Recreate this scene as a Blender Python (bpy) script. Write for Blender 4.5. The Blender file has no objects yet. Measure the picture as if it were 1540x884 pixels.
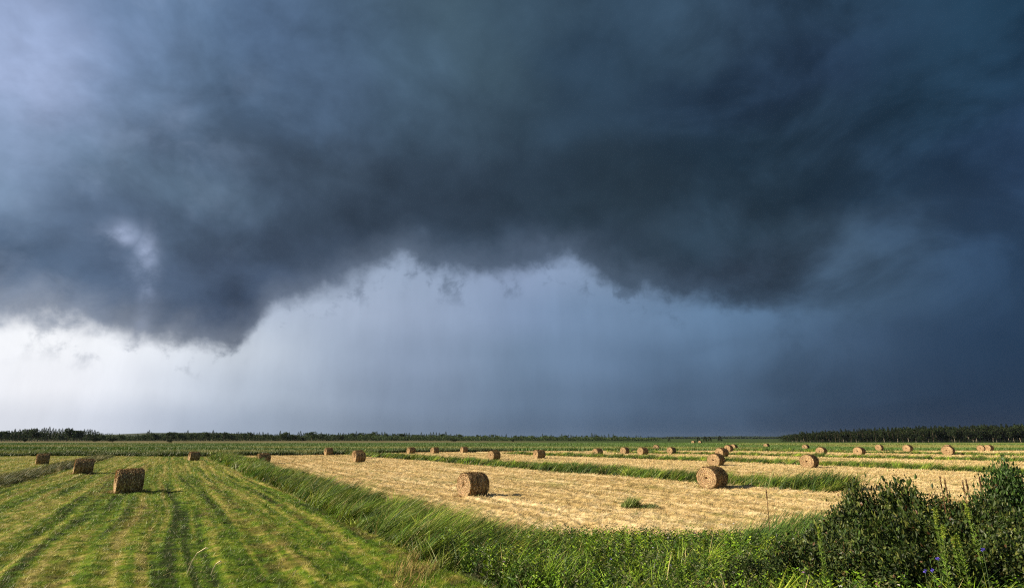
import bpy, math, random
import numpy as np
R = math.radians
SC = bpy.context.scene
COL = SC.collection
rng = np.random.default_rng(7)
random.seed(7)

# ------------------------------------------------------------------ camera
F, H, TH = 850.0, 2.9, math.atan(216/850)
cam_d = bpy.data.cameras.new('camera'); cam = bpy.data.objects.new('camera', cam_d); COL.objects.link(cam)
cam.location = (0, 0, H); cam.rotation_euler = (R(90)+TH, 0, 0)
cam_d.sensor_width = 36; cam_d.lens = 36*F/1540; cam_d.clip_start = .1; cam_d.clip_end = 40000
SC.camera = cam
SC.view_settings.view_transform = 'Standard'; SC.view_settings.look = 'None'
SC.view_settings.exposure = 1.0; SC.view_settings.gamma = 1
EXPO = 2**1.0
try:
    SC.cycles.use_denoising = False; SC.cycles.use_adaptive_sampling = False; SC.cycles.filter_width = 1.15
    SC.cycles.max_bounces = 5; SC.cycles.diffuse_bounces = 2; SC.cycles.glossy_bounces = 2
    SC.cycles.transmission_bounces = 3; SC.cycles.volume_bounces = 0; SC.cycles.transparent_max_bounces = 4
    SC.cycles.sample_clamp_indirect = 4
except Exception: pass

def ray(px, py):
    cx = (px-770)/F; cy = (442-py)/F
    return (cx, math.cos(TH)-cy*math.sin(TH), math.sin(TH)+cy*math.cos(TH))
def gp(px, py, z=0.0):                      # a photo pixel -> the ground point under it
    d = ray(px, py); t = (z-H)/d[2]
    return (d[0]*t, d[1]*t)
def azel(px, py):
    d = ray(px, py)
    return math.degrees(math.atan2(d[0], d[1])), math.degrees(math.atan2(d[2], math.hypot(d[0], d[1])))

# ------------------------------------------------------------------ sun
SUN_EL, SUN_AZ = 27.0, -99.0                # azimuth from +Y, clockwise (left of the view, a little behind)
sd = bpy.data.lights.new('sun', 'SUN'); sd.energy = 4.9; sd.angle = R(.6); sd.color = (1, .86, .64)
sun = bpy.data.objects.new('sun', sd); COL.objects.link(sun)
sun.location = (-40, -10, 40); sun.rotation_euler = (R(90-SUN_EL), 0, R(180-SUN_AZ))
sun.rotation_euler = (R(90-SUN_EL), 0, -R(SUN_AZ)+math.pi)

# ------------------------------------------------------------------ storm sky (world)
W = bpy.data.worlds.new('World'); SC.world = W; W.use_nodes = True
try: W.cycles.sampling_method = 'MANUAL'; W.cycles.sample_map_resolution = 512
except Exception: pass
nt = W.node_tree; nt.nodes.clear()
def N(t, **k):
    n = nt.nodes.new(t)
    for a, b in k.items(): setattr(n, a, b)
    return n
def L(a, b): nt.links.new(a, b)
def M(op, a, b=None, c=None, clamp=False):
    n = N('ShaderNodeMath', operation=op, use_clamp=clamp)
    for i, v in enumerate((a, b, c)):
        if v is None: continue
        if isinstance(v, (int, float)): n.inputs[i].default_value = v
        else: L(v, n.inputs[i])
    return n.outputs[0]
def SMOOTH(v, lo, hi, a=0., b=1., kind='SMOOTHSTEP'):
    n = N('ShaderNodeMapRange', interpolation_type=kind)
    L(v, n.inputs[0])
    for i, q in ((1, lo), (2, hi), (3, a), (4, b)):
        if isinstance(q, (int, float)): n.inputs[i].default_value = q
        else: L(q, n.inputs[i])
    return n.outputs[0]
def MIX(f, a, b, mode='MIX'):
    n = N('ShaderNodeMixRGB', blend_type=mode)
    for i, v in enumerate((f, a, b)):
        if isinstance(v, (int, float)): n.inputs[i].default_value = v
        elif isinstance(v, tuple): n.inputs[i].default_value = v
        else: L(v, n.inputs[i])
    return n.outputs[0]
tc = N('ShaderNodeTexCoord')
sep = N('ShaderNodeSeparateXYZ'); L(tc.outputs['Generated'], sep.inputs[0])
X, Y, Z = sep.outputs
AZ = M('MULTIPLY', M('ARCTAN2', X, Y), 57.29578)
EL = M('MULTIPLY', M('ARCSINE', Z), 57.29578)
def NOISE(scale, detail=5, rough=.55, vec=None, stretch=(1, 1, 1), dist=0.0):
    mp = N('ShaderNodeMapping'); mp.inputs['Scale'].default_value = stretch
    L(vec or tc.outputs['Generated'], mp.inputs['Vector'])
    n = N('ShaderNodeTexNoise'); n.inputs['Scale'].default_value = scale
    n.inputs['Detail'].default_value = detail; n.inputs['Roughness'].default_value = rough
    n.inputs['Distortion'].default_value = dist
    L(mp.outputs[0], n.inputs['Vector']); return n
def lin(c):
    c = np.asarray(c, float)/255
    return np.where(c <= .04045, c/12.92, ((c+.055)/1.055)**2.4)/EXPO
CLOUD = [(30,30,146,162,195),(45,110,158,172,204),(150,40,108,130,164),(300,40,98,124,155),(400,40,80,102,132),(550,40,75,98,122),(650,40,65,86,100),(770,40,60,82,100),(1000,40,52,75,98),(1150,40,42,62,88),(1300,40,32,55,80),(1500,40,30,58,86),
 (100,130,126,143,178),(180,110,112,132,165),(250,130,102,126,154),(350,130,85,110,138),(450,130,82,104,132),(600,130,72,95,116),(770,130,58,78,92),(900,130,48,70,92),(1100,130,38,58,84),(1200,130,34,52,80),(1400,130,32,56,80),(1500,130,34,60,90),
 (40,190,132,150,185),(150,180,112,132,166),(40,260,118,138,172),(150,250,96,116,148),(250,250,98,122,152),(350,250,74,92,118),(450,250,64,80,98),(600,250,54,69,86),(770,250,46,61,76),(900,250,40,56,71),(1100,250,35,55,76),(1300,250,36,58,84),(1400,250,38,62,92),(1500,250,42,66,105),
 (40,350,80,100,132),(120,350,68,84,114),(190,350,92,110,142),(270,350,85,104,134),(350,350,68,84,108),(500,350,54,68,85),(650,350,50,64,80),(770,350,46,61,76),(900,350,42,58,72),(1100,350,42,62,82),(1230,350,44,64,88),(1290,370,66,90,120),(1330,360,62,86,114),(1450,350,43,67,102),(1500,350,38,62,98),
 (40,430,80,98,128),(150,430,62,78,104),(230,430,82,98,128),(300,430,60,75,100),(400,430,75,92,120),(500,390,68,82,104),(640,390,64,80,99),(780,390,60,77,96),(900,400,52,68,86),(1100,430,44,58,78),(1190,425,46,62,84),(1290,430,66,90,120),(1400,430,46,70,100),(1500,430,38,62,94),
 (40,470,95,112,148),(150,480,78,94,125),(260,490,56,70,94),(350,500,56,70,95),(1140,450,46,61,82)]
BACK = [(40,500,250,252,255),(60,560,248,249,254),(60,630,222,226,236),(200,530,240,243,252),(250,570,226,231,243),(250,635,196,204,221),(350,540,215,221,236),(420,480,192,202,226),(400,560,186,197,220),(400,635,160,172,196),
 (540,440,178,190,218),(600,420,165,180,210),(600,480,165,178,208),(600,560,150,165,195),(600,635,124,138,163),(700,430,155,172,205),(800,420,150,165,202),(850,410,150,170,206),(770,480,140,160,197),(770,560,119,141,172),(770,635,99,117,145),
 (900,440,135,158,195),(900,490,124,149,186),(1000,470,112,138,176),(1000,560,88,112,146),(1000,635,74,94,124),(1100,480,96,126,166),(1140,490,85,112,150),(1200,480,76,103,140),(1200,560,62,84,115),(1200,635,56,75,105),
 (1250,430,74,100,134),(1300,420,66,91,122),(1300,490,58,80,112),(1400,430,50,74,108),(1400,560,45,64,92),(1400,635,48,64,92),(1500,430,38,62,94),(1500,490,37,59,90),(1500,560,37,57,86),(1500,635,44,60,88)]
def interp(anchors, px, py):
    A = np.array(anchors, float); d2 = (A[:, 0]-px)**2 + ((A[:, 1]-py)*1.4)**2 + 25**2
    w = d2**-2.2; c = (w[:, None]*A[:, 2:]).sum(0)/w.sum()
    if anchors is CLOUD: t = np.clip((520-px)/300, 0, 1)*np.clip((py-120)/150, 0, 1); c = c*(1+t*np.array((.06, .06, .0))); q = np.clip((px-850)/300, 0, 1); c = c*(1-q*np.array((-.04, 0, .07)))
    if anchors is BACK: t = np.clip((px-150)/250, 0, 1); q = np.clip((px-850)/300, 0, 1); c = c*(1-t*np.array((.06, .045, .065)))*(1-q*np.array((-.03, 0, .04)))
    return lin(c)
def pix(az, el):
    a, e = R(az), R(el)
    d = (math.sin(a)*math.cos(e), math.cos(a)*math.cos(e), math.sin(e))
    f = max(.15, d[1]*math.cos(TH)+d[2]*math.sin(TH)); up = -d[1]*math.sin(TH)+d[2]*math.cos(TH)
    return 770+F*d[0]/f, 442-F*up/f
def ramp_rows(anchors, els, az_in, el_in, n=17, a0=-52., a1=52.):
    pos = SMOOTH(az_in, a0, a1, kind='LINEAR'); out = None
    for i, e in enumerate(els):
        cr = N('ShaderNodeValToRGB'); L(pos, cr.inputs[0]); r = cr.color_ramp; r.interpolation = 'B_SPLINE'
        for k in range(n):
            t = k/(n-1); c = interp(anchors, *pix(a0+(a1-a0)*t, e)); 
            el_ = r.elements[0] if k == 0 else (r.elements[len(r.elements)-1] if k == n-1 else r.elements.new(t))
            el_.position = t; el_.color = (*c, 1)
        out = cr.outputs[0] if out is None else MIX(SMOOTH(el_in, els[i-1], e), out, cr.outputs[0])
    return out
nA = NOISE(3.0, 6, .55, stretch=(1, 1, 1.1)); sA = N('ShaderNodeSeparateXYZ'); L(nA.outputs['Color'], sA.inputs[0])
nB = NOISE(9, 6, .55, stretch=(1, 1, 1.1)); sB = N('ShaderNodeSeparateXYZ'); L(nB.outputs['Color'], sB.inputs[0])
def jit(a, n1, k1, n2, k2):
    return M('ADD', a, M('ADD', M('MULTIPLY', M('SUBTRACT', n1, .5), k1), M('MULTIPLY', M('SUBTRACT', n2, .5), k2)))
AZc = jit(AZ, sA.outputs[0], 14, sB.outputs[0], 7); ELc = jit(EL, sA.outputs[1], 9, sB.outputs[1], 6)
cloud = ramp_rows(CLOUD, [6, 10, 14, 18, 22, 26, 31, 36, 41], AZc, ELc)
nC = NOISE(5.5, 7, .55, stretch=(1, 1, 1.25), dist=.25)
lefty = SMOOTH(AZ, 5, -30)
lo = M('SUBTRACT', .80, M('MULTIPLY', lefty, .12)); hi = M('ADD', 1.18, M('MULTIPLY', lefty, .16))
cloud = MIX(1., cloud, SMOOTH(nC.outputs['Fac'], .32, .68, lo, hi, 'LINEAR'), 'MULTIPLY')
nF = NOISE(14, 7, .6, stretch=(1, 1, 1.2), dist=.4)
cloud = MIX(1., cloud, SMOOTH(nF.outputs['Fac'], .32, .68, .93, 1.07, 'LINEAR'), 'MULTIPLY')
# smaller curls on the lit, left hand side of the cloud
nE = NOISE(10, 8, .58, stretch=(1, 1, 1.1), dist=.3)
curl = M('MULTIPLY', SMOOTH(nE.outputs['Fac'], .50, .74), SMOOTH(AZc, -22, -36))
cloud = MIX(M('MULTIPLY', curl, .16), cloud, tuple(lin((160, 178, 208)))+(1,))
# a torn bright gap in the cloud at the left
def blob(px, py, sa, se):
    a0, e0 = azel(px, py)
    qa = M('DIVIDE', M('SUBTRACT', AZ, a0), sa); qe = M('DIVIDE', M('SUBTRACT', EL, e0), se)
    return M('EXPONENT', M('MULTIPLY', M('ADD', M('MULTIPLY', qa, qa), M('MULTIPLY', qe, qe)), -1.))
nD = NOISE(22, 8, .6, dist=.2)
gap = M('MULTIPLY', M('MAXIMUM', blob(180, 352, 1.6, 1.0), M('MAXIMUM', blob(218, 385, .9, 2.0), M('MULTIPLY', blob(222, 440, .7, 3.0), .6))), M('ADD', M('MULTIPLY', SMOOTH(sB.outputs[2], .40, .60), .65), M('MULTIPLY', SMOOTH(nD.outputs['Fac'], .38, .62), .35)))
cloud = MIX(M('MULTIPLY', gap, .72, clamp=True), cloud, tuple(lin((185, 200, 232)))+(1,))
back = ramp_rows(BACK, [1, 4, 8, 12, 17], jit(AZ, sA.outputs[0], 5, sB.outputs[0], 1), jit(EL, sA.outputs[1], 3, sB.outputs[1], 1))
# ragged cloud base: elevation of the edge by azimuth
EDGE = [(-40,462),(20,480),(60,476),(110,492),(170,506),(240,512),(300,516),(345,520),(375,503),(405,470),(470,447),(540,420),(620,396),(660,412),(700,416),(750,411),(800,402),(850,392),(885,408),(930,430),(1000,444),(1080,458),(1140,463),(1200,446),(1250,418),(1300,395),(1400,370),(1560,340)]
fc = N('ShaderNodeFloatCurve'); cv = fc.mapping.curves[0]
azp = jit(AZ, sB.outputs[2], 3.0, nD.outputs['Fac'], .8)
L(SMOOTH(azp, -52, 52, kind='LINEAR'), fc.inputs['Value'])
pts = [((azel(*p)[0]+52)/104, azel(*p)[1]/30) for p in EDGE]
cv.points[0].location = (0, pts[0][1]); cv.points[1].location = (1, pts[-1][1])
for x_, y_ in pts:
    if 0.005 < x_ < .995: cv.points.new(x_, y_)
fc.mapping.update()
edge = M('MULTIPLY', fc.outputs[0], 30)
soft = M('MULTIPLY', SMOOTH(AZ, 25, 34, .95, 8.0), SMOOTH(sA.outputs[2], .35, .65, .8, 1.6))
dlt = jit(M('SUBTRACT', EL, edge), sB.outputs[1], 2.8, nD.outputs['Fac'], 3.4)
mask = SMOOTH(M('DIVIDE', dlt, soft), -1., 1.)
veil = SMOOTH(dlt, -2.2, 5.0)
sky = MIX(M('ADD', M('MULTIPLY', mask, .68), M('MULTIPLY', veil, .32)), back, cloud)
nG = NOISE(4.2, 7, .55, stretch=(1, 1, 1.6), dist=.5)
rg = M('MULTIPLY', SMOOTH(AZ, 8, 26), SMOOTH(EL, 3, 13, .3, 1.)); lo2 = M('SUBTRACT', 1., M('MULTIPLY', rg, .26)); hi2 = M('ADD', 1., M('MULTIPLY', rg, .34))
sky = MIX(1., sky, SMOOTH(nG.outputs['Fac'], .36, .64, lo2, hi2), 'MULTIPLY')
mp_ = N('ShaderNodeCombineXYZ'); L(M('MULTIPLY', AZ, .12), mp_.inputs[0]); L(M('MULTIPLY', EL, .03), mp_.inputs[1])
nR = NOISE(2.2, 5, .6, vec=mp_.outputs[0])
murk = M('MULTIPLY', SMOOTH(nR.outputs['Fac'], .3, .7, .94, 1.05, 'LINEAR'), SMOOTH(nC.outputs['Fac'], .3, .7, .95, 1.05, 'LINEAR'))
sky = MIX(M('SUBTRACT', 1., mask), sky, MIX(1., sky, murk, 'MULTIPLY'))
# thin torn scraps hanging under the cloud base
scr = M('MULTIPLY', SMOOTH(nD.outputs['Fac'], .52, .70), M('MULTIPLY', SMOOTH(M('SUBTRACT', EL, edge), -4.0, -.6), SMOOTH(AZ, 22, 14)))
sky = MIX(M('MULTIPLY', scr, M('MULTIPLY', M('SUBTRACT', 1., mask), .5)), sky, cloud)
# open daylight sky behind the viewer
ns = N('ShaderNodeTexSky', sky_type='NISHITA', sun_disc=False)
ns.sun_elevation = R(SUN_EL); ns.sun_rotation = R(SUN_AZ); ns.altitude = 10
nis = MIX(1., ns.outputs[0], (.05, .05, .05, 1), 'MULTIPLY')
open_f = M('MAXIMUM', SMOOTH(Y, .2, -.35), SMOOTH(Z, .86, .99))
sky = MIX(open_f, sky, nis)
bg = N('ShaderNodeBackground'); bg.inputs[1].default_value = 1.0; L(sky, bg.inputs[0])
wo = N('ShaderNodeOutputWorld'); L(bg.outputs[0], wo.inputs[0])

# ------------------------------------------------------------------ helpers
def tag(o, label=None, cat=None, group=None, kind=None):
    for k, v in (('label', label), ('category', cat), ('group', group), ('kind', kind)):
        if v: o[k] = v
    return o
def empty(name, loc, rz=0, s=1):
    o = bpy.data.objects.new(name, None); COL.objects.link(o); o.location = loc; o.rotation_euler = (0, 0, rz)
    o.scale = (s, s, s) if isinstance(s, (int, float)) else s; o.empty_display_size = .3
    return o
def mesh_np(name, V, T, C=None, quads=False, smooth=False):
    me = bpy.data.meshes.new(name); k = 4 if quads else 3
    V = np.ascontiguousarray(V, np.float32); T = np.ascontiguousarray(T, np.int32)
    me.vertices.add(len(V)); me.vertices.foreach_set('co', V.ravel())
    me.loops.add(T.size); me.loops.foreach_set('vertex_index', T.ravel())
    me.polygons.add(len(T)); me.polygons.foreach_set('loop_start', np.arange(len(T), dtype=np.int32)*k)
    me.polygons.foreach_set('loop_total', np.full(len(T), k, np.int32))
    me.polygons.foreach_set('use_smooth', np.full(len(T), smooth, bool))
    if C is not None:
        a = me.color_attributes.new('tint', 'FLOAT_COLOR', 'POINT')
        a.data.foreach_set('color', np.concatenate([np.clip(C, 0, 1), np.ones((len(C), 1))], 1).astype(np.float32).ravel())
    me.update(); return me
def obj(name, me, mat, parent=None, loc=(0, 0, 0)):
    o = bpy.data.objects.new(name, me); COL.objects.link(o); o.location = loc
    if mat and not me.materials: me.materials.append(mat)
    if parent: o.parent = parent
    return o
def copy_tree(o, parent=None):
    c = o.copy(); COL.objects.link(c)
    if parent: c.parent = parent
    for ch in list(o.children): copy_tree(ch, c)
    return c
class Bag:
    def __init__(s): s.V = []; s.T = []; s.C = []; s.n = 0
    def add(s, V, T, C):
        s.V.append(V); s.T.append(T+s.n); s.C.append(C); s.n += len(V)
    def mesh(s, name, smooth=False): return mesh_np(name, np.concatenate(s.V), np.concatenate(s.T), np.concatenate(s.C), smooth=smooth)

_lat = np.random.default_rng(3).random((256, 256))
def vn(x, y):                                # value noise 0..1
    xi = np.floor(x).astype(int); yi = np.floor(y).astype(int); fx = x-xi; fy = y-yi
    fx = fx*fx*(3-2*fx); fy = fy*fy*(3-2*fy); g = lambda a, b: _lat[a & 255, b & 255]
    return (g(xi, yi)*(1-fx)+g(xi+1, yi)*fx)*(1-fy) + (g(xi, yi+1)*(1-fx)+g(xi+1, yi+1)*fx)*fy
def fbm(x, y, o=4):
    s = 0; a = .5; t = 0
    for i in range(o): s = s+a*vn(x*2**i+i*17.3, y*2**i+i*9.1); t += a; a *= .55
    return s/t

def blades(P, h, w, lean, curve, bend, col, seg=2, tip=1.25, root=.55):
    """grass blades: P (n,3), bend = unit xy direction they lean to"""
    n = len(P); a = rng.random(n)*2*np.pi; wd = np.stack([np.cos(a), np.sin(a), np.zeros(n)], 1)
    V = []; C = []
    for k in range(seg+1):
        t = k/seg; off = (h*(lean*t+curve*t*t))[:, None]*bend
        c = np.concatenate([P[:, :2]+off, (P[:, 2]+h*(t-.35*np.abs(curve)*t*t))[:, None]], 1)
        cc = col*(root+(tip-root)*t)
        if k < seg:
            ww = (w*(1-.55*t))[:, None]*wd*.5; V += [c-ww, c+ww]; C += [cc, cc]
        else: V += [c]; C += [cc]
    m = 2*seg+1; V = np.stack(V, 1).reshape(-1, 3); C = np.stack(C, 1).reshape(-1, 3)
    t = []
    for k in range(seg-1): t += [(2*k, 2*k+1, 2*k+3), (2*k, 2*k+3, 2*k+2)]
    t += [(2*seg-2, 2*seg-1, 2*seg)]
    T = (np.arange(n)[:, None, None]*m+np.array(t)[None]).reshape(-1, 3)
    return V, T, C
def leaves(P, size, D, col, wide=.5, fold=.25):
    """folded pointed leaves at P growing along unit D; two triangles pairs"""
    n = len(P); r = rng.normal(size=(n, 3)); S = np.cross(D, r); S /= np.linalg.norm(S, axis=1)[:, None]+1e-9
    U = np.cross(S, D); s = size[:, None]
    V = np.stack([P, P+D*s*.5+S*s*wide*.5+U*s*fold*.4, P+D*s*1.0-U*s*fold*.2, P+D*s*.5-S*s*wide*.5+U*s*fold*.4], 1).reshape(-1, 3)
    T = (np.arange(n)[:, None, None]*4+np.array([(0, 1, 2), (0, 2, 3)])[None]).reshape(-1, 3)
    return V, T, np.repeat(col, 4, 0)
def tube(pts, rad, col, k=5):
    """tapered tube through pts"""
    pts = np.asarray(pts, float); n = len(pts); rad = np.broadcast_to(rad, (n,)); V = []
    for i in range(n):
        d = pts[min(i+1, n-1)]-pts[max(i-1, 0)]; d = d/np.linalg.norm(d)
        a = np.cross(d, (0.3, 1, 0.1)); a /= np.linalg.norm(a); b = np.cross(d, a)
        for j in range(k):
            q = 2*math.pi*j/k; V.append(pts[i]+rad[i]*(a*math.cos(q)+b*math.sin(q)))
    T = []
    for i in range(n-1):
        for j in range(k):
            p, q = i*k+j, i*k+(j+1) % k; T += [(p, q, q+k), (p, q+k, p+k)]
    for j in range(1, k-1): T.append(((n-1)*k, (n-1)*k+j, (n-1)*k+j+1))
    return np.array(V), np.array(T), np.repeat(np.array([col], float), len(V), 0)
def jitter_cols(base, n, amt=.25):
    base = np.array(base, float); c = base[rng.integers(len(base), size=n)] if base.ndim == 2 else np.repeat(base[None], n, 0)
    return c*(1+amt*rng.normal(size=(n, 1)))*(1+.07*rng.normal(size=(n, 3)))

# ------------------------------------------------------------------ materials
def mat(name, rough=.8, spec=.2, transl=0., nscale=0, namt=.3, bump=0, bscale=20, mul=1.0):
    m = bpy.data.materials.new(name); m.use_nodes = True; t = m.node_tree; t.nodes.clear()
    a = t.nodes.new('ShaderNodeVertexColor'); a.layer_name = 'tint'; c = a.outputs[0]
    if nscale:
        tx = t.nodes.new('ShaderNodeTexCoord'); no = t.nodes.new('ShaderNodeTexNoise')
        no.inputs['Scale'].default_value = nscale; no.inputs['Detail'].default_value = 5
        t.links.new(tx.outputs['Object'], no.inputs[0])
        mr = t.nodes.new('ShaderNodeMapRange'); t.links.new(no.outputs[0], mr.inputs[0])
        mr.inputs[1].default_value = .3; mr.inputs[2].default_value = .7; mr.inputs[3].default_value = 1-namt; mr.inputs[4].default_value = 1+namt
        mx = t.nodes.new('ShaderNodeMixRGB'); mx.blend_type = 'MULTIPLY'; mx.inputs[0].default_value = 1
        t.links.new(c, mx.inputs[1]); t.links.new(mr.outputs[0], mx.inputs[2]); c = mx.outputs[0]
    p = t.nodes.new('ShaderNodeBsdfPrincipled'); p.inputs['Roughness'].default_value = rough
    p.inputs['Specular IOR Level'].default_value = spec; t.links.new(c, p.inputs['Base Color'])
    if bump:
        tx = t.nodes.new('ShaderNodeTexCoord'); no = t.nodes.new('ShaderNodeTexNoise'); no.inputs['Scale'].default_value = bscale
        no.inputs['Detail'].default_value = 6; t.links.new(tx.outputs['Object'], no.inputs[0])
        b = t.nodes.new('ShaderNodeBump'); b.inputs['Strength'].default_value = bump; b.inputs['Distance'].default_value = .05
        t.links.new(no.outputs[0], b.inputs['Height']); t.links.new(b.outputs[0], p.inputs['Normal'])
    o = t.nodes.new('ShaderNodeOutputMaterial')
    if transl:
        tr = t.nodes.new('ShaderNodeBsdfTranslucent'); t.links.new(c, tr.inputs[0])
        mx = t.nodes.new('ShaderNodeMixShader'); mx.inputs[0].default_value = transl
        t.links.new(p.outputs[0], mx.inputs[1]); t.links.new(tr.outputs[0], mx.inputs[2]); t.links.new(mx.outputs[0], o.inputs[0])
    else: t.links.new(p.outputs[0], o.inputs[0])
    return m
m_soil = mat('field_surface', .9, .1, nscale=3.5, namt=.3, bump=.6, bscale=9)
m_far = mat('far_surface', .9, .05, nscale=.05, namt=.2)
m_grass = mat('grass_blades', .5, .3, transl=.2)
m_straw = mat('cut_straw', .7, .15, transl=.15)
m_leaf = mat('shrub_leaf', .5, .3, transl=.2)
m_hay = mat('baled_hay', .85, .1, nscale=9, namt=.25)
m_bark = mat('bark', .9, .1, nscale=6, namt=.3)
m_tree = mat('tree_foliage', .7, .15, transl=.15)
m_petal = mat('petals', .6, .2, transl=.2)

# ------------------------------------------------------------------ field layout: u across the strips, v along them
AZF = R(-30.5); ca, sa = math.cos(AZF), math.sin(AZF)
def UV(x, y): return x*ca-y*sa, x*sa+y*ca
def XY(u, v): return u*ca+v*sa, -u*sa+v*ca
def lerp(v, a): a = np.array(a); return np.interp(v, a[:, 0], a[:, 1])
def ditch_L(v): return -10.3+0*v+.015*(v-50)+.5*(fbm(v*.1, v*0+3)-.5), -8.7+0*v+.02*(v-50)+.5*(fbm(v*.13, v*0+5)-.5)
def ditch_A(v): return 6.0+.5*(fbm(v*.12, v*0+1)-.5), 8.1+.9*(fbm(v*.15, v*0+2)-.5)
def ditch_B(v): b = lerp(v, [(10, 32.2), (25, 31.2), (50, 29.6), (70, 29.2), (95, 27.2)]); return b+.5*(fbm(v*.2, v*0)-.5), b+2.7
def ditch_C(v): b = lerp(v, [(20, 61), (45, 60), (60, 58.5), (85, 54)]); return b, b+3.0
def ditch_D(v): b = lerp(v, [(20, 92), (35, 91.5), (46, 89), (69, 84), (85, 79)]); return b, b+3.2
def ditch_E(v): b = lerp(v, [(20, 124), (46, 121), (86, 114)]); return b, b+4.5
FAR_LINE = np.array([gp(x, y) for x, y in ((-260, 686), (-60, 686), (100, 685), (300, 686), (530, 683), (570, 681.5), (600, 680.2), (700, 679), (770, 678.3), (900, 677.5), (1000, 677), (1150, 677), (1480, 677), (1700, 677))])
def far_y(x): return np.interp(x, FAR_LINE[:, 0], FAR_LINE[:, 1])
# nearest vegetation: in front of the straw
FR = np.array([(-3, 14.2), (-1.6, 17.2), (0, 17.6), (3, 17.8), (6, 17.4), (8.2, 17.2), (9.5, 17.0), (14, 16.4), (22, 15.5), (60, 12)])
def front_y(x): return np.interp(x, FR[:, 0], FR[:, 1])+1.2*(fbm(x*.7, x*0+8)-.5)
Z_SOIL, Z_GREEN, Z_STRAW, Z_DITCH, Z_FRONT, Z_CROP, Z_HEATH = range(7)
def zone(x, y):
    u, v = UV(x, y); z = np.full(np.shape(x), Z_HEATH)
    crop = y > far_y(x); near = ~crop
    z[crop & (y < 335)] = Z_CROP
    z[near & (u < 6)] = Z_GREEN
    z[near & (u >= 6)] = Z_STRAW
    for f in (ditch_L, ditch_A, ditch_B, ditch_C, ditch_D, ditch_E):
        a, b = f(v); z[near & (u > a) & (u < b) & ((v > 19.5) | (u < 25))] = Z_DITCH
    z[(y < front_y(x)) & (u > 6) & (y > -60)] = Z_FRONT
    return z
def green_col(x, y):
    u, v = UV(x, y)
    u2 = u+1.6*(fbm(v*.04, u*.05)-.5)+np.where(u < 0, .0018*u*(v-60), 0)
    s = vn(u2*3.2, v*.06)*.28+vn(u2*8+9, v*.12+3)*.26+fbm(x*3.4, y*3.4)*.48
    s = .5+(s/1.02-.5)*1.12+.10*(fbm(x*.16, y*.16)-.5)
    g = np.array([(.026, .046, .003), (.07, .135, .005), (.12, .19, .008), (.225, .24, .03), (.37, .32, .09)])
    t = np.clip((s-.30)/.42, 0, 1)
    t = t+.25*np.exp(-((u-3.8)/1.0)**2)*(vn(u*3, v*.2)-.1)     # dry swath beside the ditch
    t = t+np.clip((v-45)/70, 0, .22)+.02+np.where(u < -9, .15, 0)
    for uc in (.4, 1.9, 3.0, 4.5, -3.4, -4.9):
        t = t-.34*np.exp(-((u-uc-.35*(vn(v*.08, u*0+uc)-.5))/.17)**2)*np.clip(fbm(u*1.5+uc, v*.22)*3.2-1.1, 0, 1)
    t = np.clip(t, 0, 1)*4
    i = np.clip(t.astype(int), 0, 3); f = (t-i)[..., None]
    c = g[i]*(1-f)+g[i+1]*f
    br = (np.clip((vn(u2*2.3+40, v*.07+20)-.60)*4, 0, 1)*np.clip((fbm(x*1.6+5, y*1.6)-.45)*6, 0, 1))[..., None]
    return c*(1-.6*br)+np.array((.15, .10, .03))*.6*br
def straw_col(x, y):
    u, v = UV(x, y)
    s = vn(u*2.4, v*.12)*.38+fbm(x*3.3, y*3.3)*.6+.04*vn(x*.2, y*.2)
    g = np.array([(.24, .165, .06), (.50, .36, .155), (.64, .48, .24), (.75, .59, .33)])
    t = np.clip((s-.25)/.45, 0, 1)*3; i = np.clip(t.astype(int), 0, 2); f = (t-i)[..., None]
    c = g[i]*(1-f)+g[i+1]*f
    gr = (np.clip((fbm(x*.35+3, y*.35)-.5)*5, 0, 1)*np.clip((fbm(u*2.2, v*.5+7)-.45)*6, 0, 1))[..., None]*.6
    return c*(1-gr)+np.array((.17, .18, .04))*gr
def bandv(x, y): return vn(np.log(np.maximum(y, 1))*11+x*.003, x*.006+2)
def crop_mix(x, y):
    b = bandv(x, y)[..., None]
    c = np.where(b > .66, np.array((.022, .04, .008)), np.where(b < .27, np.array((.15, .155, .035)), np.array((.055, .105, .012))))
    return c*(.78+.5*fbm(x*.05, y*.2))[..., None]
def crop_col(x, y): return crop_mix(x, y)*.8
# ground: one polar sheet to the horizon, cut into its fields
azs = np.concatenate([np.linspace(-180, -58, 30)[:-1], np.linspace(-58, 58, 1050), np.linspace(58, 180, 30)[1:]])
rad = np.concatenate([[0.5, 2, 4, 6, 7.5], np.geomspace(9, 130, 470), np.geomspace(131, 420, 130), np.geomspace(440, 3550, 24)])
A_, R_ = np.meshgrid(np.radians(azs), rad)
GX, GY = R_*np.sin(A_), R_*np.cos(A_)
zn = zone(GX, GY); u_, v_ = UV(GX, GY)
GZ = np.zeros_like(GX)
amp = np.clip(1-(R_-60)/60, 0, 1)
def straw_z(x, y):
    u, v = UV(x, y); return .12*(fbm(x*1.8, y*1.8)-.5)+.09*(vn(x*4.5, y*4.5)-.5)+.10*(vn(u*2.4, v*.18)-.5)
GZ += amp*np.where(zn == Z_STRAW, straw_z(GX, GY), 0)
GZ += amp*np.where(zn == Z_GREEN, .10*(fbm(GX*2.5, GY*2.5)-.5)+.10*(vn(u_*2.6, v_*.05)-.5), 0)
GZ += np.where(zn == Z_DITCH, -.18, 0)+np.where((zn == Z_HEATH) | (zn == Z_CROP), -.02, 0)
GC = np.zeros(GX.shape+(3,))
GC[...] = (.10, .085, .04)
hc = fbm(GX*.01, GY*.03); GC[zn == Z_HEATH] = (np.array((.13, .115, .055))[None]*(.7+.6*hc[..., None]))[zn == Z_HEATH]
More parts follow.
